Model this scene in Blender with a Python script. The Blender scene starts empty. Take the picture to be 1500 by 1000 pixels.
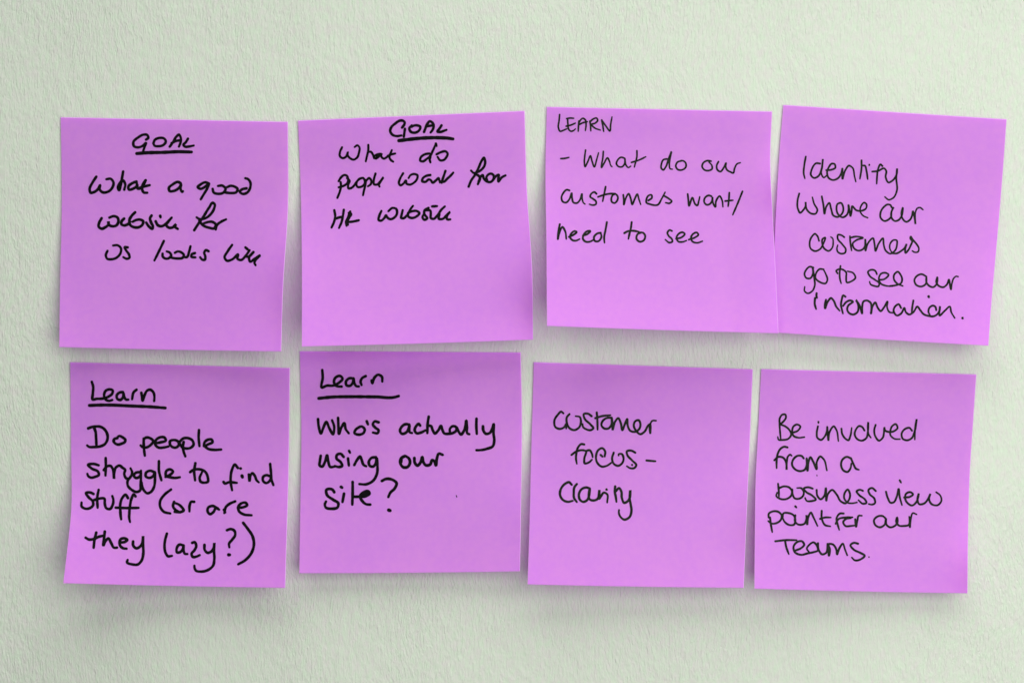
import bpy, bmesh, math, random
from mathutils import Vector, noise

random.seed(7)
S = bpy.context.scene
COL = S.collection

# ---------------------------------------------------------------- camera, world, lamps, exposure
PX = 0.0762 / 330.0            # metres of wall per photograph pixel (a 76 mm note is 330 px wide)
CAM_D = 0.62                   # camera distance from the wall
cam_d = bpy.data.cameras.new('camera')
cam = bpy.data.objects.new('camera', cam_d); COL.objects.link(cam)
cam.location = (0, -CAM_D, 0); cam.rotation_euler = (math.radians(90), 0, 0)
cam_d.sensor_width = 36; cam_d.lens = 36 * CAM_D / (1500 * PX)
cam_d.clip_start = 0.01; cam_d.clip_end = 50
S.camera = cam

W = bpy.data.worlds.new('World'); S.world = W; W.use_nodes = True
bg = W.node_tree.nodes['Background']
bg.inputs[0].default_value = (0.92, 0.97, 1.0, 1); bg.inputs[1].default_value = 0.18

def area(name, loc, target, size, size_y, power, col):
    L = bpy.data.lights.new(name, 'AREA'); L.shape = 'RECTANGLE'
    L.size = size; L.size_y = size_y; L.energy = power; L.color = col
    o = bpy.data.objects.new(name, L); COL.objects.link(o)
    o.location = loc
    o.rotation_euler = (Vector(target) - Vector(loc)).to_track_quat('-Z', 'Y').to_euler()
    return o
area('ceiling_light', (0.10, -0.95, 1.75), (0.0, 0, 0.0), 2.2, 1.3, 36.0, (1.0, 0.985, 0.96))
area('window_light', (0.28, -0.58, 0.0), (0.03, 0, -0.01), 0.60, 0.60, 3.85, (1.0, 0.985, 0.95))

S.view_settings.view_transform = 'Standard'; S.view_settings.look = 'None'
S.view_settings.exposure = 0.0; S.view_settings.gamma = 1.0

# ---------------------------------------------------------------- materials
def new_mat(name):
    m = bpy.data.materials.new(name); m.use_nodes = True
    nt = m.node_tree
    for n in list(nt.nodes): nt.nodes.remove(n)
    return m, nt

def N(nt, kind, **kw):
    n = nt.nodes.new(kind)
    for k, v in kw.items():
        if k in n.inputs: n.inputs[k].default_value = v
        else: setattr(n, k, v)
    return n

def wall_material():
    m, nt = new_mat('wall_paint'); L = nt.links.new
    out = N(nt, 'ShaderNodeOutputMaterial')
    b = N(nt, 'ShaderNodeBsdfPrincipled'); b.inputs['Roughness'].default_value = 0.72
    b.inputs['Specular IOR Level'].default_value = 0.25
    L(b.outputs[0], out.inputs[0])
    tc = N(nt, 'ShaderNodeTexCoord')
    # slow drift that bends the brush strokes
    wn = N(nt, 'ShaderNodeTexNoise'); wn.inputs['Scale'].default_value = 14; wn.inputs['Detail'].default_value = 2
    L(tc.outputs['Object'], wn.inputs['Vector'])
    sub = N(nt, 'ShaderNodeVectorMath', operation='SUBTRACT'); sub.inputs[1].default_value = (.5, .5, .5)
    L(wn.outputs['Color'], sub.inputs[0])
    sc = N(nt, 'ShaderNodeVectorMath', operation='MULTIPLY'); sc.inputs[1].default_value = (0.013, 0.0, 0.006)
    L(sub.outputs[0], sc.inputs[0])
    add = N(nt, 'ShaderNodeVectorMath', operation='ADD')
    L(tc.outputs['Object'], add.inputs[0]); L(sc.outputs[0], add.inputs[1])
    def streak(sx, sz, detail, rough, dist=0.0):
        mp = N(nt, 'ShaderNodeMapping'); mp.inputs['Scale'].default_value = (sx, 200, sz)
        L(add.outputs[0], mp.inputs['Vector'])
        n = N(nt, 'ShaderNodeTexNoise'); n.inputs['Scale'].default_value = 1.0
        n.inputs['Detail'].default_value = detail; n.inputs['Roughness'].default_value = rough
        n.inputs['Distortion'].default_value = dist
        L(mp.outputs[0], n.inputs['Vector'])
        return n
    n1 = streak(1450, 400, 3.0, 0.55, 0.5)     # fine bristle marks
    n2 = streak(380, 170, 2.0, 0.5, 0.3)     # broader lumps of paint
    n3 = streak(60, 34, 2.0, 0.5)           # uneven plaster
    # where the fine marks are strong and where the wall is smoother
    pat = N(nt, 'ShaderNodeTexNoise'); pat.inputs['Scale'].default_value = 22; pat.inputs['Detail'].default_value = 3
    L(tc.outputs['Object'], pat.inputs['Vector'])
    pr = N(nt, 'ShaderNodeMapRange'); pr.inputs['From Min'].default_value = .3; pr.inputs['From Max'].default_value = .7
    pr.inputs['To Min'].default_value = 0.55; pr.inputs['To Max'].default_value = 1.25
    L(pat.outputs['Fac'], pr.inputs['Value'])
    m1 = N(nt, 'ShaderNodeMath', operation='MULTIPLY'); L(n1.outputs['Fac'], m1.inputs[0]); L(pr.outputs[0], m1.inputs[1])
    def bump(src, dist, strength, prev=None):
        bp = N(nt, 'ShaderNodeBump'); bp.inputs['Distance'].default_value = dist; bp.inputs['Strength'].default_value = strength
        L(src, bp.inputs['Height'])
        if prev: L(prev, bp.inputs['Normal'])
        return bp.outputs[0]
    nr = bump(n3.outputs['Fac'], 0.0004, 1.0)
    nr = bump(n2.outputs['Fac'], 0.00032, 1.0, nr)
    nr = bump(m1.outputs[0], 0.00040, 1.0, nr)
    L(nr, b.inputs['Normal'])
    # faint mottling of the paint: slightly greener and slightly pinker flecks
    cn = streak(520, 260, 3.0, 0.6)
    cr = N(nt, 'ShaderNodeValToRGB')
    cr.color_ramp.elements[0].position = .34; cr.color_ramp.elements[0].color = (0.588, 0.603, 0.550, 1)
    cr.color_ramp.elements[1].position = .66; cr.color_ramp.elements[1].color = (0.552, 0.652, 0.522, 1)
    L(cn.outputs['Fac'], cr.inputs[0]); L(cr.outputs[0], b.inputs['Base Color'])
    return m

def paper_material(name, base, deep):
    m, nt = new_mat(name); L = nt.links.new
    out = N(nt, 'ShaderNodeOutputMaterial')
    tc = N(nt, 'ShaderNodeTexCoord')
    n = N(nt, 'ShaderNodeTexNoise'); n.inputs['Scale'].default_value = 520; n.inputs['Detail'].default_value = 4
    L(tc.outputs['Object'], n.inputs['Vector'])
    big = N(nt, 'ShaderNodeTexNoise'); big.inputs['Scale'].default_value = 45; big.inputs['Detail'].default_value = 2
    L(tc.outputs['Object'], big.inputs['Vector'])
    av = N(nt, 'ShaderNodeMath', operation='MULTIPLY_ADD'); av.inputs[1].default_value = 0.6
    L(n.outputs['Fac'], av.inputs[0])
    sc = N(nt, 'ShaderNodeMath', operation='MULTIPLY'); sc.inputs[1].default_value = 0.4
    L(big.outputs['Fac'], sc.inputs[0]); L(sc.outputs[0], av.inputs[2])
    cr = N(nt, 'ShaderNodeValToRGB')
    cr.color_ramp.elements[0].position = .36; cr.color_ramp.elements[0].color = (*deep, 1)
    cr.color_ramp.elements[1].position = .64; cr.color_ramp.elements[1].color = (*base, 1)
    L(av.outputs[0], cr.inputs[0])
    b = N(nt, 'ShaderNodeBsdfPrincipled'); b.inputs['Roughness'].default_value = 0.65
    b.inputs['Specular IOR Level'].default_value = 0.2
    L(cr.outputs[0], b.inputs['Base Color'])
    tr = N(nt, 'ShaderNodeBsdfTranslucent'); tr.inputs['Color'].default_value = (0.86, 0.11, 0.98, 1)
    mx = N(nt, 'ShaderNodeMixShader'); mx.inputs[0].default_value = 0.53
    L(b.outputs[0], mx.inputs[1]); L(tr.outputs[0], mx.inputs[2]); L(mx.outputs[0], out.inputs[0])
    fb = N(nt, 'ShaderNodeTexNoise'); fb.inputs['Scale'].default_value = 900; fb.inputs['Detail'].default_value = 3
    L(tc.outputs['Object'], fb.inputs['Vector'])
    bp = N(nt, 'ShaderNodeBump'); bp.inputs['Distance'].default_value = 0.00004; bp.inputs['Strength'].default_value = 0.8
    L(fb.outputs['Fac'], bp.inputs['Height']); L(bp.outputs[0], b.inputs['Normal'])
    return m

def ink_material(name, c):
    m, nt = new_mat(name); L = nt.links.new
    out = N(nt, 'ShaderNodeOutputMaterial')
    b = N(nt, 'ShaderNodeBsdfPrincipled'); b.inputs['Roughness'].default_value = 0.6
    b.inputs['Specular IOR Level'].default_value = 0.04
    tc = N(nt, 'ShaderNodeTexCoord')
    n = N(nt, 'ShaderNodeTexNoise'); n.inputs['Scale'].default_value = 700; n.inputs['Detail'].default_value = 2
    L(tc.outputs['Object'], n.inputs['Vector'])
    cr = N(nt, 'ShaderNodeValToRGB')
    cr.color_ramp.elements[0].position = .35; cr.color_ramp.elements[0].color = (c[0]*.6, c[1]*.6, c[2]*.6, 1)
    cr.color_ramp.elements[1].position = .7; cr.color_ramp.elements[1].color = (c[0]*1.5, c[1]*1.5, c[2]*1.5, 1)
    L(n.outputs['Fac'], cr.inputs[0]); L(cr.outputs[0], b.inputs['Base Color']); L(b.outputs[0], out.inputs[0])
    return m

M_WALL = wall_material()
M_PAPER = paper_material('purple_paper', (0.845, 0.440, 0.880), (0.785, 0.398, 0.895))
M_EDGE = paper_material('paper_cut_edge', (0.97, 0.76, 0.98), (0.96, 0.72, 0.97))
M_BLACK = ink_material('black_marker_ink', (0.0035, 0.003, 0.004))
M_GREEN = ink_material('black_pen_ink', (0.012, 0.015, 0.011))

# ---------------------------------------------------------------- the wall: one sheet with slight hollows
def wx(px): return (px - 750.0) * PX
def wz(py): return (500.0 - py) * PX

def build_wall():
    bm = bmesh.new()
    nx, nz, w, h = 150, 110, 1.5, 1.1
    g = []
    for j in range(nz + 1):
        row = []
        for i in range(nx + 1):
            x = -w/2 + w*i/nx; z = -h/2 + h*j/nz
            y = 0.0005 * abs(noise.noise(Vector((x*9, z*9, 3.1))))
            row.append(bm.verts.new((x, y, z)))
        g.append(row)
    for j in range(nz):
        for i in range(nx):
            bm.faces.new((g[j][i], g[j][i+1], g[j+1][i+1], g[j+1][i]))
    for f in bm.faces: f.smooth = True
    me = bpy.data.meshes.new('wall'); bm.to_mesh(me); bm.free()
    me.materials.append(M_WALL)
    o = bpy.data.objects.new('wall', me); COL.objects.link(o)
    o['kind'] = 'structure'; o['label'] = 'pale greenish white painted wall with fine vertical brush marks'
    return o
build_wall()

# ---------------------------------------------------------------- notes
# edges are lists of wall positions in photograph pixels, top to bottom (left, right) or left to right (top, bottom)
# curl: lift of the bottom left and bottom right corner, of the bottom middle, (mm); start of the curl; lift of the side edges (mm) at a height v
NOTES = [
 dict(left=[(89.3,172.6),(91,286.6),(88.4,423),(87.3,507.5)], right=[(420.9,179.3),(421,306),(413.8,423),(411.2,513.8)],
      lift=(5.5,5.0,8.5), v0=.30, p=1.5, side=[(1,.68,.22,2.6,.10)],
      label='purple note headed GOAL, What a good website for us looks like'),
 dict(left=[(437.1,177.4),(440.6,264),(442.8,378),(442.8,506.6)], right=[(767.7,163.3),(771.4,283),(778.6,393),(780.2,496.7)],
      lift=(14.0,8.5,6.5), v0=.20, p=1.35, side=[(1,.72,.17,3.6,.11),(0,.70,.25,2.2,.16)],
      label='purple note headed GOAL, What do people want from HR website, second in the top row'),
 dict(left=[(801.7,157.4),(799.8,244),(801.2,358),(802,476.5)], right=[(1130.3,164.2),(1127.7,225),(1131.4,320),(1135.4,396),(1139.6,487.3)],
      lift=(15.5,11.0,7.5), v0=.12, p=1.35, side=[(1,.34,.12,1.6,.07),(0,.62,.25,2.2,.14)],
      label='purple note headed LEARN with a dash, What do our customers want/ need to see'),
 dict(left=[(1148.2,154.6),(1142.8,222),(1138.8,290),(1135.6,352),(1133.5,420),(1133.6,486)], right=[(1473.9,175.6),(1468.8,247),(1459,364),(1452,442),(1447.4,505.4)],
      lift=(4.5,6.0,7.5), v0=.25, p=1.4, side=[(0,.45,.2,1.0,.12)],
      label='tilted purple note reading Identify where our customers go to see our information, top right'),
 dict(left=[(103.3,531.1),(104.6,658),(104.6,750.5),(98.9,806),(93.3,853)], right=[(423.7,539.6),(421.8,695),(419.4,780),(417,859.8)],
      lift=(12.5,6.0,7.5), v0=.30, p=1.7, side=[(0,.85,.2,2.2,.12),(1,.75,.2,1.5,.12)],
      label='purple note headed Learn, Do people struggle to find stuff (or are they lazy?), bottom left'),
 dict(left=[(439.8,515.1),(442.0,644),(440.4,752),(439.1,838.4)], right=[(762,516.9),(763.8,608),(762.3,752),(760.9,835.7)],
      lift=(4.5,3.5,5.0), v0=.25, p=1.4, side=[(1,.75,.2,1.2,.12)],
      label="purple note headed Learn, Who's actually using our site?, second in the bottom row"),
 dict(left=[(782.7,531.1),(779,658),(776.4,769),(773.5,854.8)], right=[(1102,541.4),(1097.2,658),(1092.4,769),(1088.7,859.8)],
      lift=(8.5,7.0,6.5), v0=.2, p=1.4, side=[(1,.66,.2,2.0,.10),(0,.7,.3,1.0,.16)],
      label='purple note reading Customer focus - Clarity, third in the bottom row'),
 dict(left=[(1115.9,541.1),(1111.4,631),(1107.7,705),(1106.6,779),(1105.9,861)], right=[(1429.6,548.9),(1424.8,620),(1420.2,690),(1417.6,779),(1416.7,867.8)],
      lift=(8.5,4.5,4.0), v0=.22, p=1.35, side=[(1,.88,.16,2.2,.10),(0,.68,.25,1.6,.14)],
      label='purple note reading Be involved from a business view point for our Teams, bottom right'),
]

def catmull(pts, t):
    """point at t in 0..1 along pts, spaced by chord length"""
    if len(pts) == 2:
        return (pts[0][0]*(1-t)+pts[1][0]*t, pts[0][1]*(1-t)+pts[1][1]*t)
    d = [0.0]
    for a, b in zip(pts, pts[1:]): d.append(d[-1] + math.hypot(b[0]-a[0], b[1]-a[1]))
    s = t * d[-1]; k = 0
    while k < len(pts)-2 and s > d[k+1]: k += 1
    f = (s - d[k]) / (d[k+1]-d[k])
    P = lambda i: pts[max(0, min(len(pts)-1, i))]
    res = []
    for c in (0, 1):
        p0, p1, p2, p3 = P(k-1)[c], P(k)[c], P(k+1)[c], P(k+2)[c]
        if k == 0: p0 = 2*p1 - p2
        if k+2 > len(pts)-1: p3 = 2*p2 - p1
        h = d[k+1]-d[k]
        h0 = (d[k]-d[k-1]) if k > 0 else h
        h2 = (d[k+2]-d[k+1]) if k+2 < len(d) else h
        m1 = ((p1-p0)/h0*h + (p2-p1)/h*h0) / (h0+h) * h
        m2 = ((p2-p1)/h*h2 + (p3-p2)/h2*h) / (h2+h) * h
        res.append((2*f**3-3*f*f+1)*p1 + (f**3-2*f*f+f)*m1 + (-2*f**3+3*f*f)*p2 + (f**3-f*f)*m2)
    return tuple(res)

class Sheet:
    def __init__(s, spec, idx):
        s.sp = spec; s.idx = idx
    def pix(s, u, v):
        a = catmull(s.sp['left'], v); b = catmull(s.sp['right'], v)
        bow = 1.2 * math.sin(math.pi*u) * v * s.sp.get('bow', 0.6)
        return (a[0]*(1-u)+b[0]*u, a[1]*(1-u)+b[1]*u + bow)
    def uv(s, px, py):
        u, v = .5, .5
        for _ in range(9):
            x, y = s.pix(u, v); e = 1e-3
            xu, yu = s.pix(u+e, v); xv, yv = s.pix(u, v+e)
            a, b_, c, d = (xu-x)/e, (xv-x)/e, (yu-y)/e, (yv-y)/e
            det = a*d - b_*c; rx, ry = px-x, py-y
            u += (d*rx - b_*ry)/det; v += (-c*rx + a*ry)/det
            u = max(0.0, min(.999, u)); v = max(0.0, min(.998, v))
        return u, v
    def lift(s, u, v):
        """distance of the paper from the wall in metres"""
        sp = s.sp; l, m, r = sp['lift']; v0 = sp['v0']
        t = max(0.0, (v - v0) / (1 - v0))
        prof = l*2*(u-.5)*(u-1) + m*4*u*(1-u) + r*2*u*(u-.5)
        h = 0.75 + 1.35 * prof * t**(sp['p'] + 0.25)
        for (side, vc, vw, amt, uw) in sp['side']:
            du = (1-u) if side else u
            h += 1.45 * amt * math.exp(-du/uw) * math.exp(-((v-vc)/vw)**2)
        # the sheet is never quite flat
        h += 0.35 * noise.noise(Vector((u*2.3 + s.idx*7.7, v*2.3, .5))) * min(1, v*4)
        h += 0.05 * noise.noise(Vector((u*8 + s.idx*3.1, v*8, 4.5))) 
        if s.idx == 2: h += 2.2 * max(0.0, u-.80)/.20 * min(1, v*2)        # its right edge lies over its neighbour
        if s.idx == 3:
            h -= 0.0
            # pressed dent near the lower edge
            c = (u - .205) + (v - .95) * .45                                           # diagonal crease
            h += 0.9 * math.exp(-abs(c)/.035) * math.exp(-((v-1.0)/.10)**2)
        return h * 0.001
    def world(s, px, py, h):
        k = (CAM_D - h) / CAM_D
        return Vector((wx(px)*k, -h, wz(py)*k))

def build_paper(sheet, parent, n=56):
    bm = bmesh.new(); th = 0.00016
    F, B = [], []
    for j in range(n+1):
        rf, rb = [], []
        for i in range(n+1):
            u, v = i/n, j/n
            px, py = sheet.pix(u, v); h = sheet.lift(u, v)
            rf.append(bm.verts.new(sheet.world(px, py, h)))
            ox = (-1 if i == 0 else 1 if i == n else 0) * 0.00019; oz = (1 if j == 0 else -1 if j == n else 0) * 0.00019
            rb.append(bm.verts.new(sheet.world(px, py, h) + Vector((ox, th, oz))))      # slanted cut edge
        F.append(rf); B.append(rb)
    for j in range(n):
        for i in range(n):
            f = bm.faces.new((F[j][i], F[j+1][i], F[j+1][i+1], F[j][i+1])); f.smooth = True
            f = bm.faces.new((B[j][i], B[j][i+1], B[j+1][i+1], B[j+1][i])); f.smooth = True
    def rim(a, b):
        for k in range(n):
            f = bm.faces.new((a[k], a[k+1], b[k+1], b[k])); f.material_index = 1
    rim([F[0][i] for i in range(n+1)], [B[0][i] for i in range(n+1)])
    rim([F[n][i] for i in range(n, -1, -1)], [B[n][i] for i in range(n, -1, -1)])
    rim([F[j][0] for j in range(n, -1, -1)], [B[j][0] for j in range(n, -1, -1)])
    rim([F[j][n] for j in range(n+1)], [B[j][n] for j in range(n+1)])
    for e in bm.edges:
        if len(e.link_faces) == 2 and e.link_faces[0].material_index != e.link_faces[1].material_index: e.smooth = False
    bm.normal_update()
    me = bpy.data.meshes.new('paper'); bm.to_mesh(me); bm.free()
    me.materials.append(M_PAPER); me.materials.append(M_EDGE)
    o = bpy.data.objects.new('paper', me); COL.objects.link(o)
    o.parent = parent; o.matrix_parent_inverse = parent.matrix_world.inverted()
    return o

def resample(pts):
    """smooth pen path with a point about every 0.8 px"""
    if len(pts) < 3:
        out = []
        L = math.hypot(pts[1][0]-pts[0][0], pts[1][1]-pts[0][1]); n = max(2, int(L/0.8))
        return [(pts[0][0]+(pts[1][0]-pts[0][0])*k/n, pts[0][1]+(pts[1][1]-pts[0][1])*k/n) for k in range(n+1)]
    L = sum(math.hypot(b[0]-a[0], b[1]-a[1]) for a, b in zip(pts, pts[1:]))
    n = max(4, int(L/0.8))
    return [catmull(pts, k/n) for k in range(n+1)]

def add_stroke(bm, sheet, pts, width, state, taper):
    path = resample(pts); n = len(path)
    total = n * 0.8
    ph = random.uniform(0, 50)
    rows = []
    base = 0.00005
    def at(px, py, extra):
        u, v = sheet.uv(px, py)
        state[0] += 1.2e-9
        return bm.verts.new(sheet.world(px, py, sheet.lift(u, v) + base + extra + state[0]))
    def tang(k):
        a = path[max(0, k-1)]; b = path[min(n-1, k+1)]
        dx, dy = b[0]-a[0], b[1]-a[1]; l = math.hypot(dx, dy) or 1
        return dx/l, dy/l
    for k in range(n):
        x, y = path[k]; dx, dy = tang(k)
        r = (width*1.18+0.3)/2 * (1 + 0.13*noise.noise(Vector((k*0.12+ph, 0, 0))) + 0.05*noise.noise(Vector((k*0.6+ph, 5, 0))))
        e = k/(n-1)
        r *= 1 - taper*max(0.0, (e-.80)/.20)
        rows.append((x, y, dx, dy, r))
    ring = []
    for (x, y, dx, dy, r) in rows:
        ring.append((at(x+dy*r, y-dx*r, 0), at(x, y, 0.000012), at(x-dy*r, y+dx*r, 0)))
    for a, b in zip(ring, ring[1:]):
        bm.faces.new((a[0], a[1], b[1], b[0])); bm.faces.new((a[1], a[2], b[2], b[1]))
    for end, sgn in ((0, -1), (n-1, 1)):          # rounded pen-tip ends
        x, y, dx, dy, r = rows[end]; c = ring[end]; arc = [c[0]]
        for q in range(1, 6):
            th = math.pi*q/6
            ox = dy*math.cos(th) + sgn*dx*math.sin(th); oy = -dx*math.cos(th) + sgn*dy*math.sin(th)
            arc.append(at(x+ox*r, y+oy*r, 0))
        arc.append(c[2])
        for a, b in zip(arc, arc[1:]):
            try: bm.faces.new((c[1], a, b))
            except ValueError: pass
    state[0] += 2e-7

KINDS = {'underline': 'underline', 'question': 'question_mark', 'bracket': 'bracket', 'dash': 'dash',
         'dot': 'dot', 'slash': 'slash', 'speck': 'ink_speck'}

def parse(text):
    notes = {}; cur = None; R = None
    for ln in text.strip().splitlines():
        ln = ln.strip()
        if not ln or ln[0] == '#': continue
        if ln.startswith('N '): note = int(ln[2:]); notes[note] = []
        elif ln.startswith('W '): cur = [ln[2:], []]; notes[note].append(cur)
        elif ln.startswith('R '): R = [float(t) for t in ln[2:].split()]
        else:
            pts = [tuple(float(c) for c in t.split(',')) for t in ln.split()]
            cur[1].append(([(R[0]+x/R[2], R[1]+y/R[2]) for x, y in pts], R[3]))
    return notes

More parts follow.
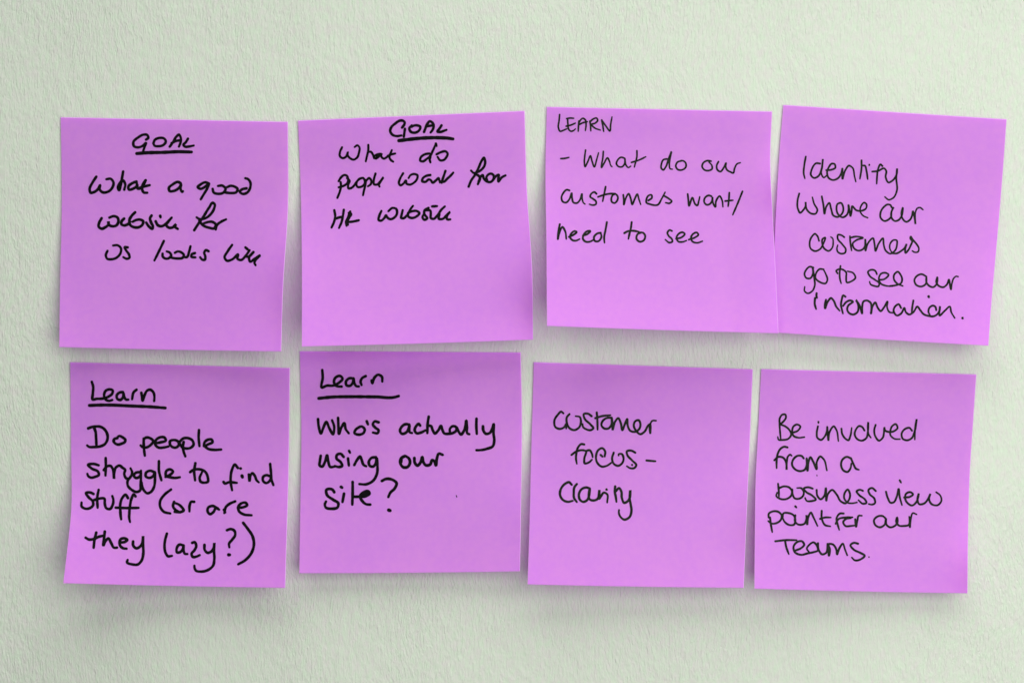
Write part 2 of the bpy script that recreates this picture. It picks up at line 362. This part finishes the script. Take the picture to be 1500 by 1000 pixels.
WRITING = '''
# note line: N idx ; W word ; R x0 y0 scale width(px) ; strokes
N 0
W GOAL
R 120 180 7.5 3.1
705,185 730,165 715,133 680,130 620,160 565,215 572,257 610,270 665,255 705,222 688,268 670,320
785,225 800,190 850,167 905,175 922,205 900,240 840,258 797,250 785,225
965,262 1000,215 1040,150 1065,130 1085,160 1085,210 1066,262
985,225 1035,200 1085,192
1165,175 1140,215 1115,243 1130,260 1180,260 1228,250
W underline
R 120 180 7.5 4.1
603,338 700,330 900,325 1050,318 1205,321
W What
R 120 180 7.5 3.3
158,592 120,650 85,735 95,768 130,762 175,730 200,685 195,730 225,762 290,755 335,710 347,655 315,615 268,620
453,535 440,610 425,690 408,740 395,712 415,665 450,632 475,670 465,735
600,645 560,660 510,705 515,732 560,725 603,690 600,648
608,685 612,722 635,722 670,690 700,632
700,632 675,665 660,720 680,765 718,768
625,718 680,700 745,685
W a
1085,665 1060,650 1000,675 955,720 962,748 1010,748 1070,710 1090,680 1083,720 1105,758 1110,752
W good
R 220 240 6.25 3.2
533,180 510,170 460,190 435,215 455,228 510,205 538,180 520,230 490,280 463,325
572,230 580,260 630,275 675,260 690,228 660,200 620,203
685,262 740,268 790,258 800,232 770,208 735,202 702,215
882,225 840,235 820,255 845,275 890,262 915,220 917,170 895,140 870,132
W website
R 120 290 8.333 3.4
240,248 210,305 205,350 240,375 285,358 325,320 322,285 328,325 370,345 420,335 445,290 435,240 390,222 335,240
515,252 485,285 482,320 515,335 560,320 590,290
650,175 610,215 580,270 590,330 640,358 700,355 742,320 748,285 715,265 660,270 620,290
850,215 832,245 845,300 867,350 862,375 820,350 785,300
900,285 930,335 970,345 1020,320 1060,280 1095,240
1055,290 1028,325 1060,362 1110,358 1145,325 1138,352 1170,378
955,218 960,235
W for
R 220 240 6.25 3.2
403,608 440,550 490,480 540,400 575,357 590,370 585,410 555,460 500,500 450,505 425,490
450,520 480,560 540,585 585,590 600,555 570,532 520,535 480,550
600,600 610,562 650,530 695,508
W us
R 120 290 8.333 3.0
312,645 292,700 310,742 350,748 420,730 472,670 475,610 435,577 380,580
560,603 522,600 540,640 575,690 580,730 550,742 505,722
W looks
R 120 290 8.333 3.1
1000,525 960,610 885,762
985,680 985,710 1015,738 1060,735 1090,700 1070,665 1035,652
1075,722 1110,732 1170,738 1230,728 1245,700 1210,662 1170,652 1135,668
1325,590 1310,650 1278,722 1240,720
1380,672 1340,690 1335,715 1385,725
R 220 240 6.25 3.1
535,800 510,790 495,810 505,850 500,878 480,878 457,855
W like
750,742 710,800 682,860 700,885 750,875 805,830 800,870 830,880 875,840 910,790
872,765 895,785
945,808 900,850 875,850
945,808 905,860 915,895 955,870 1005,838 965,880 955,905 965,928
N 1
W GOAL
R 560 165 12.5 3.2
362,275 400,225 410,180 375,150 330,148 240,200 160,280 145,340 190,410 270,432 350,420
415,300 405,370 395,445
540,240 495,290 520,350 590,370 650,350 690,300 695,260 650,238 580,240 535,262
765,355 790,290 830,200 870,160 920,190 940,250 920,320 885,365
800,255 860,245 930,235
1085,235 1050,290 1010,350 1070,355 1130,335 1175,318
W underline
R 560 165 12.5 4.3
305,515 450,497 650,475 850,463 1050,462 1200,470 1295,484
W What
R 480 200 10 2.7
210,160 180,230 180,290 220,318 265,300 295,230 290,265 330,320 380,340 430,310 460,230 465,160 435,130 395,155
595,125 595,200 575,290 558,365
590,230 630,225 665,270 680,320
770,255 710,270 680,300 700,322 750,295 790,255 785,290 820,325 870,300 910,265 940,200
920,260 905,300 925,345 960,370
880,285 930,265 990,250
760,280 720,300
W do
R 610 200 10 2.9
190,250 130,260 60,315 55,355 95,365 150,330 190,300 240,210 285,110
205,300 195,340 205,380
285,105 295,140
295,262 360,230 430,220 455,245 435,310 400,345 350,350 310,300
W people
R 480 200 10 2.8
160,655 200,595 245,565 280,575 300,620 290,680 240,720 160,745
190,670 195,720 180,800 142,900
285,610 320,650 300,710 305,760 345,755 390,715 420,670 470,620 520,610 545,650 530,710 480,740 440,740 420,700 430,660
560,640 550,720 530,800 518,860
560,650 610,610 640,650 630,700 590,730
700,545 675,650 680,700 720,705 770,660 815,600 770,670 750,710 760,735
W want
1105,540 1060,620 1045,690 1065,715 1110,690 1145,645 1155,690 1200,705 1260,680 1310,620 1315,570 1270,550 1210,570 1185,610
R 610 200 10 3
205,565 150,575 90,620 85,655 130,665 185,630 210,640 235,675 290,640 325,610 335,640 345,675
425,505 400,580 380,640 370,680
355,660 400,665 450,620 500,575 540,530
W from
765,735 800,650 860,560 910,460 960,350 990,310 1005,350 1000,420 960,480 900,520 840,535 800,500
860,550 910,575 930,600 900,700
910,660 950,580 970,565 985,610 1030,660 1090,665 1130,620 1130,570 1095,545 1050,560 1025,600 1040,650
1120,640 1180,570 1205,560 1200,610 1200,660 1250,600 1305,570
W HR
R 475 260 7.5 3
110,360 120,420 110,480 80,550
215,355 205,420 190,490 162,555
120,455 160,440 205,430
285,375 260,440 240,490 245,530
270,390 295,400 275,440 255,480 260,520
250,490 310,485 380,470
W website
628,368 605,420 600,470 620,475 660,445 680,415 690,435 725,458 770,440 800,390 790,345 750,335 705,370
862,360 850,410 845,445 870,448 905,420 960,330 975,312
920,390 925,430 965,445 1010,430 1045,390 1020,370 970,370 930,385
1145,335 1100,365 1100,400 1130,450 1100,465 1080,440 1095,400
1110,360 1165,365 1170,410 1170,445 1200,455 1240,420 1290,350 1325,318
1185,318 1240,315
1265,400 1260,455 1300,455 1340,420 1380,380 1345,430 1350,460 1385,460
N 2
W LEARN
R 805 155 10 2.0
148,130 140,220 130,320 155,375 205,360 250,340
250,190 300,182 355,185
265,200 270,280 280,345 315,375 350,365 380,340
245,300 310,285 380,255
430,225 425,290 420,375
430,255 450,215 490,185 525,210 535,270 525,365
430,280 490,250 555,235
592,225 600,290 605,370
590,240 640,195 690,182 705,215 670,255 615,275 660,325 745,358
765,210 780,290 793,378
765,215 820,290 885,370 895,280 915,165
W dash
165,775 220,772 285,757
W What
528,650 515,750 510,830 520,890 560,820 598,735 625,820 655,895 690,790 718,690
788,670 780,770 765,850 760,905 800,840 850,765 880,820 900,880 915,893
1100,770 1050,755 995,800 980,850 1010,890 1060,895 1100,850 1105,780 1120,870 1155,905 1190,885
1280,660 1280,740 1260,830 1242,900
1200,830 1300,800 1410,748
W do
R 950 210 10 2.1
270,230 220,240 190,300 190,370 215,390 250,350 290,240 335,125 315,220 305,310 320,375 350,380
485,255 420,280 400,340 430,385 490,390 545,350 545,290 500,255 455,265
W our
915,262 860,255 800,290 785,340 820,390 880,400 930,375 930,330 885,275
1025,270 1000,320 1010,390 1050,415 1100,360 1135,290 1130,340 1150,390 1200,420 1240,435 1260,370 1300,300 1345,285
W customers
R 805 265 10 2.2
292,140 255,130 200,180 175,250 195,305 240,318 290,270 325,180 330,250 355,320 400,325 450,270 475,190 480,270 500,325 520,340
688,190 660,165 610,190 595,230 640,265 680,300 680,340 630,355 585,342
822,85 805,170 790,240 778,300
710,235 780,210 870,190 960,185
925,205 905,260 915,310 950,325 990,290 1000,235 970,195 925,210
1080,205 1088,280 1088,350 1110,270 1160,190 1190,260 1210,345 1250,260 1285,195 1310,270 1335,345
R 905 265 7.5 2.2
335,215 375,185 370,155 340,160 315,200 315,240 350,255 440,262 480,200 520,125
510,165 560,195 592,225 570,245 525,240
W want
768,145 775,210 782,275 820,185 855,260 870,270 890,220 900,175
1030,170 1000,160 955,190 950,235 975,262 1010,255 1035,220 1040,180 1045,240 1072,285 1080,220 1120,168 1145,210 1155,285
1225,130 1220,210 1212,280
1180,222 1265,213
W slash
1370,115 1320,240 1263,372
W need
R 805 265 10 2.4
150,635 130,740 122,855 140,770 190,675 230,740 245,850
285,820 350,790 395,745 370,735 320,770 300,820 340,870 385,875 440,852
490,800 560,775 595,735 560,735 500,790 490,850 530,890 590,890 650,860
750,760 700,770 650,830 665,880 710,885 760,820 750,760
840,605 820,720 800,830 805,905
W to
1203,605 1190,700 1170,780 1155,850
1095,765 1140,740 1220,730 1310,745
1340,755 1290,780 1275,850 1320,890 1380,870 1400,800 1370,760 1310,760
W see
R 905 265 7.5 2.2
595,550 570,540 545,570 560,605 595,640 600,665 570,678 522,645
640,635 700,620 735,580 715,565 670,580 645,625 665,665 710,670 755,655
780,645 850,620 885,590 870,568 830,580 805,620 820,665 870,680 930,662
N 3
W Identify
R 1160 220 8.333 2.2
170,80 152,180 145,290 158,345
345,165 300,160 245,230 235,310 270,340 320,320 360,240 378,110 370,200 360,290 390,335 425,310
420,245 480,240 530,215 520,170 490,165 450,210 430,270 450,340 500,365 560,345 600,290 615,225 618,350 650,250 700,190 735,210 765,320 780,385
850,125 850,220 830,350
850,190 890,190 910,250 925,355
945,178 943,188
1105,195 1085,175 1050,240 1040,320 1035,410
980,262 1050,255 1130,225 1150,250 1145,330 1180,395 1230,370 1280,290 1285,225 1275,340 1280,500 1240,580 1180,605 1135,570
W Where
90,530 70,610 75,720 100,765 140,730 168,680 168,635 180,720 240,775 290,775 310,740 270,650 250,575
365,565 385,670 398,775 420,690 455,645 480,720 510,800 560,815 620,760 625,690 600,645 560,655 545,720 570,790 620,820 670,790 690,740 690,670 705,740 715,805 730,740 735,685 790,735 850,740 905,710 910,660 885,640 845,680 835,750 870,800 925,825
W our
R 1285 285 10 2.2
238,195 215,190 195,155 155,145 100,180 50,260 50,340 110,388 160,370 200,330 210,250 235,195 205,270 215,350 260,388 310,375 355,320 375,195 355,270 370,350 425,400 480,370 510,310 522,245 545,330 560,430 555,340 560,260 590,200 625,190 670,222
W customers
R 1170 330 10 2.1
298,228 275,160 240,125 190,170 160,260 175,340 240,378 310,350 360,270 385,180 350,200 345,270 375,340 440,375 490,330 505,250 495,190 470,170
668,175 625,145 575,140 570,190 640,280 690,360 680,400 620,415 570,385 560,340 572,290
750,160 755,240 775,370
750,185 840,165 940,185 850,215 790,270 810,335 870,370 940,350 975,290 975,200 980,370 1010,270 1090,190 1110,270 1125,375 1170,270 1235,190 1245,280 1275,370 1340,415 1410,370 1440,280 1435,220 1395,215 1340,270 1335,340 1380,405 1430,415 1480,390
R 1285 285 10 2.2
230,862 290,860 350,825 400,785 430,725 410,800 415,855 450,820 490,745 512,680 485,640 490,615 520,660 580,730 610,790 600,835 550,845 515,825
W go
R 1170 330 10 2.1
215,620 165,605 110,650 85,720 110,770 170,775 205,720 205,620 225,760 235,880 200,960 130,995 85,960 88,900
365,645 310,640 260,690 245,770 300,825 400,845 420,800 395,710 365,650
W to
R 1170 330 10 2.1
612,595 600,700 605,790 622,850
570,705 550,665 580,645 650,650 695,690 695,760 705,835 780,815 830,770 800,700 715,672
W see
R 1170 330 10 2.1
1145,715 1120,665 1070,650 1015,680 1040,740 1120,800 1180,850 1170,890 1100,885 1050,860 1038,825
1175,800 1260,785 1315,720 1270,695 1205,710 1175,770 1200,850 1280,885 1380,890 
R 1290 380 10 2.2
130,390 230,375 300,345 315,290 290,220 255,180 200,220 195,290 240,350 325,388
W our
670,250 600,215 540,235 495,300 520,370 600,395 660,360 670,260 670,330 710,385 770,405 820,360 830,260 815,330 845,380 920,405 975,360 1000,295 1015,360 1030,440 1045,350 1075,270 1110,245 1135,252
W information
R 1170 410 10 2.6
262,195 260,235 268,262
240,265 235,350 255,425
R 1170 410 10 2.4
400,290 385,350 385,415 430,310 475,265 510,300 550,390 600,450
685,245 655,225 630,290 620,370 635,440 648,490
650,380 700,320 760,300 795,320 770,340 730,370 710,430 740,485 800,505 860,470 875,400 860,330 840,295 890,370 930,490 930,390 955,310 1000,300 1050,330 1060,490 1080,390 1120,330 1160,410 1200,455 1250,400 1300,315 1295,400 1330,470 1400,480
R 1290 380 10 2.3
300,710 265,655 210,690 190,750 240,820 300,790 350,710 370,770 420,805 480,770 540,690 580,740 630,800 700,825 780,830 840,790 865,740 870,685 865,820 940,750 1015,690 1035,770 1085,855
480,600 465,690 455,780
815,740 800,690 770,675 720,700 700,760 725,820
W dot
R 1290 380 10 3.2
703,542 707,552
1200,858 1203,862
N 4
W Learn
R 120 550 10 3.3
145,90 165,160 160,260 160,350 210,340 300,335 400,300 445,260 450,215 410,200 350,220 325,290 350,350 400,368 445,355
600,240 555,245 510,290 520,340 560,355 600,320 610,260 620,310 650,350 680,350
800,205 760,240 735,345
870,250 880,310 888,365 920,280 960,215 1000,205 1050,250 1062,310 1058,370
W underline
R 120 550 10 3.9
110,435 250,430 450,430 700,442 1000,455 1222,472
W Do
R 115 610 15 3.4
215,255 280,230 380,215 460,215 540,250 610,330 640,420 625,530 580,600 480,650 340,665 220,655 190,630
345,250 375,330 385,450 395,640
855,470 790,490 770,530 800,580 860,610 950,590 1020,550 1030,510 980,460 890,425 850,460
W people
R 190 610 10 3.3
205,320 205,400 210,480 222,570
205,330 240,305 300,315 345,355 310,410 240,450 190,445 160,420
370,390 450,375 530,345 510,305 450,300 380,350 375,410 420,450 500,450 570,435
590,410 590,360 650,340 710,365 720,410 680,450 620,440 585,395
730,370 780,320 850,312 920,350 935,410 900,450 830,465 760,440 740,400
790,370 780,440 790,510 815,580
1015,195 1010,300 1022,430
1090,430 1160,400 1215,370 1200,335 1150,335 1100,370 1085,430
1090,425 1150,470 1240,485 1340,480
W struggle
R 115 660 10 3.3
295,210 220,190 140,205 190,255 290,310 300,345 240,380 180,390 140,365 130,335
398,105 400,200 395,360
370,280 420,225 470,220 500,260 520,400 525,310 550,240 600,215 650,250 680,270 670,340 700,400 730,410 770,370 785,310 762,255
762,380 720,440 720,500 780,570 860,600 900,580 910,500 915,290
905,310 840,320 810,360 840,395 890,380 915,330
1110,310 1050,290 990,320 985,370 1040,395 1100,360 1115,310 1120,420 1105,530 1060,600 1010,620 960,580 930,500 925,460
1178,150 1180,300 1215,430
1275,380 1340,350 1385,300 1340,270 1290,290 1285,370 1340,385 1420,395 1485,385
W stuff
220,630 180,610 110,615 150,680 210,740 215,790 170,835 100,845 45,810 45,755
295,570 275,680 280,830
225,720 290,700 380,700 385,770 410,840 460,850 500,790 510,710 495,660
725,690 690,640 640,690 612,780 615,900 625,1000
835,665 810,635 780,690 755,800 745,900 745,1000
545,830 700,835 880,833
R 115 755 10 3
610,-60 615,0 625,45
745,-60 740,20 755,90
W bracket
R 115 660 10 3.3
1355,565 1260,640 1195,740 1195,810 1250,890 1345,915
W or
1400,745 1385,810 1430,870 1490,900
R 260 660 10 3.3
-40,890 40,895 90,870 60,820 0,775 -30,765
245,745 200,745 180,790 175,885
W are
590,840 510,805 450,830 440,880 475,925 530,890 560,840 610,858
845,738 770,770 710,820 685,910
680,860 700,900
885,830 960,825 1020,790 1000,760 940,765 890,820 900,880 960,925 1085,942
W to
262,180 245,290 258,430
185,310 230,280 350,275 400,300 445,390 445,450 390,465 340,450 325,410 360,310
W find
885,250 840,200 800,270 780,370 780,460 800,575
675,455 690,475 750,460 870,467
925,257 930,257
R 260 660 10 4.2
945,365 952,385
R 260 660 10 3.2
1045,345 1055,440 1070,360 1095,325 1130,360 1160,430 1190,460
1365,375 1300,355 1255,380 1255,440 1295,470 1350,440 1370,390
1357,190 1370,320 1380,430 1405,500
W they
R 115 755 10 3.4
260,245 235,350 222,465
105,320 150,345 220,340 300,305 365,290
385,230 375,320 365,430 395,370 435,330 480,400 520,465 565,465
620,390 680,380 715,350 680,330 620,340 600,390 620,450 660,475 705,480
800,375 800,430 850,475 900,450 935,400 945,300 945,420 950,540 920,660 870,710 790,710 710,675 720,645
W lazy
R 235 750 10 3.3
95,310 70,400 60,500 80,600 110,640 170,635
330,480 280,470 240,520 245,585 290,580 330,530 340,480 340,560 360,605 395,608
465,445 500,435 525,490 500,550 455,610 475,650 530,645 575,625
645,475 650,550 690,590 740,575 780,520 790,450 785,560 790,680 770,780 700,840 600,865 520,850 500,810 498,780
W question
975,260 1030,243 1085,270 1095,330 1050,400 1005,460 1010,510
R 235 750 10 4.2
1000,620 1015,620
W bracket
R 235 750 10 3.5
1212,152 1280,240 1350,350 1370,460 1340,580 1240,700 1140,758
N 5
W Learn
R 455 530 8.333 3.3
142,98 148,190 138,310 200,288 270,288 350,250 390,200 360,170 300,195 285,240 310,290 380,300
525,200 470,200 430,245 440,285 480,290 520,240 525,205 535,260 560,295 590,298
672,172 630,195 610,240 622,280
745,225 752,258 780,190 825,155 870,180 875,238
W underline
R 455 530 8.333 3.9
100,443 250,428 500,423 800,425 1030,428 1075,415
W Whos
R 455 530 8.333 3.3
90,695 100,790 125,870 160,790 190,730 230,810 272,880 288,790 262,710
335,680 340,790 345,875 380,790 410,745 430,820 465,868
600,790 550,825 535,865 580,885 650,860 660,820 620,785 580,800
685,722 700,760
830,735 780,725 760,760 790,800 830,835 820,865 760,860
W actually
R 580 595 10 3.4
195,265 140,260 75,310 60,360 90,400 150,380 190,310 200,275 195,330 205,380 235,388
355,280 335,255 295,290 275,350 300,390 370,380 430,350
480,150 465,250 460,390
470,280 510,285 540,350 570,395 620,350 660,285 680,340 710,395 770,400 830,390 890,340 880,300 830,290 790,330 790,370
890,310 920,370 950,410 1000,350 1030,210 1040,300 1055,400 1075,405
1180,180 1178,300 1185,400
1275,290 1280,350 1320,400 1370,390 1410,330 1430,260 1430,400 1440,500 1420,580 1330,620 1220,640 1180,640
W using
R 455 650 9.093 3.4
135,155 125,220 125,290 150,300 190,240 220,150 235,230 265,305 320,300
440,170 400,130 350,145 345,190 400,240 420,290 380,305 320,292
498,190 510,285
582,278 620,210 660,165 680,210 710,280 740,295
870,175 810,185 775,240 790,290 830,300 870,250 880,190 890,280 885,390 830,490 740,535 650,532
R 455 650 9.093 3.2
512,90 525,115
W our
R 580 595 10 3.6
130,725 75,760 65,830 110,890 170,885 205,830 190,760 140,725
270,755 275,820 315,865 360,820 385,740 400,810 440,860 500,850 535,785 560,800 585,860 600,760 630,690 685,708
80,780 75,820
W site
R 455 650 9.093 3.5
315,640 290,605 210,610 215,670 300,740 370,790 360,840 280,860 200,840 190,800 205,765
445,660 425,770
560,505 560,650 555,805
570,700 650,700 740,690 785,655 770,630 700,645 660,690 690,760 740,800 795,805
690,670 760,650
405,570 420,580
W question
950,490 1000,465 1090,475 1145,520 1120,590 1060,650 1035,705
R 455 650 9.093 4.2
1040,878 1060,885
W speck
R 420 500 2.778 1
690,626 692,632
N 6
W customer
R 800 590 8.333 2.6
210,125 185,105 145,140 100,220 115,295 170,315 220,295 250,250 245,310
285,135 255,170 255,250 290,310 340,330 400,300 425,220 410,170 360,160
555,160 510,130 460,135 470,190 540,260 575,310 545,330 490,320 450,290 445,255
618,115 625,200 628,325
600,185 680,160 785,148
800,180 750,180 690,220 675,270 710,310 760,310 795,270 800,180 810,260 812,325 840,230 880,185 910,240 930,330 960,260 990,195 995,270 1030,340 1090,350 1140,310 1150,250 1130,210 1090,220 1070,270 1100,340 1150,380 1200,350 1250,270 1262,260 1270,375 1265,280 1300,215 1342,215
W focus
465,505 430,500 390,540 370,610 365,680 375,740
310,632 370,590 450,575 490,585
490,600 465,690 470,735 520,725 560,690
485,585 530,575 560,620 568,660
665,632 690,655
715,650 720,590 685,550 640,570 610,640 620,720 680,775 740,765 800,725
825,605 805,680 830,745 880,765 930,730 945,670 920,620 885,625 885,640
1088,605 1040,580 985,590 990,630 1050,700 1100,760 1080,790 1030,795 985,770
1049,754 1051,758
W dash
1225,700 1335,710
W Clarity
R 805 665 10 2.9
325,445 285,408 230,430 165,510 155,600 200,670 270,695 340,680
400,435 365,480 355,560 360,640 400,698
590,500 540,485 470,510 430,590 450,670 490,695 550,670 580,600 590,510 575,580 590,660 640,675 700,655 725,600 730,520 730,650 750,620 800,560 840,580 845,705
835,515 842,518
962,470 955,540 970,620 980,695
965,545 1020,495 1050,540 1060,640 1095,710 1140,690 1180,620 1182,530 1175,650 1190,740 1200,830 1170,920 1095,955 1030,900 1015,850 1018,815
N 7
W Be
R 1125 595 9.093 2.3
165,235 210,195 240,140 230,108 190,110 160,150 155,240 160,330 170,435
165,240 230,265 290,320 310,370 270,430 200,445 140,440 130,405
325,350 400,320 430,265 390,240 345,260 322,330 340,390 400,415 485,408
W involved
672,205 672,220
665,265 650,350 660,420 705,445 755,400 785,330 790,270 795,360 805,450 820,340 880,265 910,310 938,460
978,295 990,370 1040,435 1070,450 1095,400 1115,285
1285,320 1250,270 1220,260 1170,310 1155,370 1190,435 1250,455 1310,420 1330,340 1335,210 1330,300 1345,380 1370,415
R 1240 595 9.093 2.3
388,245 370,310 385,400 435,455 480,420 500,340 505,280 515,320 560,338 640,325 680,285 655,235 610,260 585,320 585,380 640,430 712,435
872,322 840,285 780,300 735,360 750,430 810,450 870,420 905,340 935,170 915,280 910,440
W from
R 1125 595 9.093 2.5
260,545 220,535 170,560 130,630 115,720 115,820
85,715 140,670 200,680 240,740 247,840 250,740 270,660 295,640 315,655
475,690 450,660 400,655 340,700 320,770 360,835 430,860 490,840 515,780 515,690 528,855 540,740 565,675 600,730 648,835 650,740 700,665 740,700 785,850
W a
1105,690 1050,670 990,710 975,790 1010,855 1060,870 1100,820 1110,760
1105,690 1140,770 1175,830 1210,842
W speck
R 1125 595 9.093 1
651,912 653,925
W business
R 1115 695 7.693 2.4
190,100 198,170 200,250
200,150 260,130 320,145 345,180 340,230 290,270 220,272 170,235 180,200
350,165 355,220 380,265 420,270 470,240 480,190 450,150 405,148
580,155 530,140 480,155 510,195 570,230 615,280 570,295 510,290 495,260
625,170 635,240 670,275 710,240 728,150 735,290 750,220 800,170 850,220 900,300 950,320 990,280 1000,210 975,165 940,210 935,260 980,315 1030,320 1080,310
R 1240 695 7.693 2.4
185,180 150,168 115,185 140,225 210,280 225,315 185,325 135,285
330,182 285,148 248,170 260,215 315,270 320,320 285,335 250,328
W view
445,190 465,260 500,315 530,310 565,250 588,160 600,250 625,340
600,62 615,88
650,255 720,245 750,220 720,195 670,215 660,260 690,320 740,345 785,310 815,210 800,270 820,330 870,325 920,270 945,215 930,270 960,330 1030,340 1070,290 1055,230 1010,195
W point
R 1115 695 7.693 2.4
85,480 85,440 130,412 190,415 230,455 225,500 180,540 110,545 80,520
100,480 110,560 125,645
240,480 250,435 310,430 370,460 385,510 370,560 320,565 265,530 240,480
385,455 385,530 410,555 490,548 510,500 510,455 520,560 530,480 560,425 590,480 635,575
385,355 398,368
682,405 685,500 720,565 780,580
665,495 720,480 785,480
W for
930,435 890,435 850,490 860,550 880,620
840,550 870,500 950,480 1030,478
1010,485 950,500 925,530 950,575 1010,575 1055,570
1060,500 1070,585 1085,510 1100,460 1135,460
W our
R 1240 695 7.693 2.4
440,490 410,465 360,465 310,510 325,565 380,590 430,560 445,495 450,560 490,590 550,570 575,530 570,480 560,520 590,570 650,575 700,565 710,470 715,590 725,500 750,430 790,445
W Teams
R 1115 695 7.693 2.5
160,748 270,735 400,735
270,745 285,820 312,892
390,850 450,825 485,785 460,748 400,760 365,810 380,870 450,900 520,885 590,870 640,850 630,800 590,760 540,790 515,830 540,870
640,770 650,850 690,895 730,880 750,775 765,910 775,840 760,780 800,780 850,850 855,895 880,830 920,775 945,840 970,905
R 1240 695 7.693 2.5
130,775 85,765 45,790 80,840 160,880 205,910 170,945 90,960 60,930
R 1240 695 7.693 1.6
253,925 255,927
'''

def build_notes():
    writing = parse(WRITING)
    for idx, spec in enumerate(NOTES):
        sh = Sheet(spec, idx)
        cx, cy = sh.pix(.5, .05)
        root = bpy.data.objects.new('sticky_note', None); COL.objects.link(root)
        root.empty_display_size = 0.01
        root.location = (wx(cx), 0, wz(cy))
        bpy.context.view_layer.update()
        root['label'] = spec['label']; root['category'] = 'sticky note'; root['group'] = 'purple sticky notes on the wall'
        build_paper(sh, root)
        green = idx in (2, 3, 6, 7)
        state = [0.0]
        for word, strokes in writing[idx]:
            bm = bmesh.new()
            for pts, w in strokes: add_stroke(bm, sh, pts, w, state, 0.22 if green else 0.12)
            name = KINDS.get(word, 'handwritten_word')
            me = bpy.data.meshes.new(name)
            bm.normal_update()
            for f in bm.faces:
                if f.normal.y > 0: f.normal_flip()
            bm.to_mesh(me); bm.free()
            me.materials.append(M_GREEN if green else M_BLACK)
            o = bpy.data.objects.new(name, me); COL.objects.link(o)
            o.parent = root; o.matrix_parent_inverse = root.matrix_world.inverted()
            if name == 'handwritten_word': o['label'] = 'handwritten word ' + ("Who's" if word == 'Whos' else word)
build_notes()
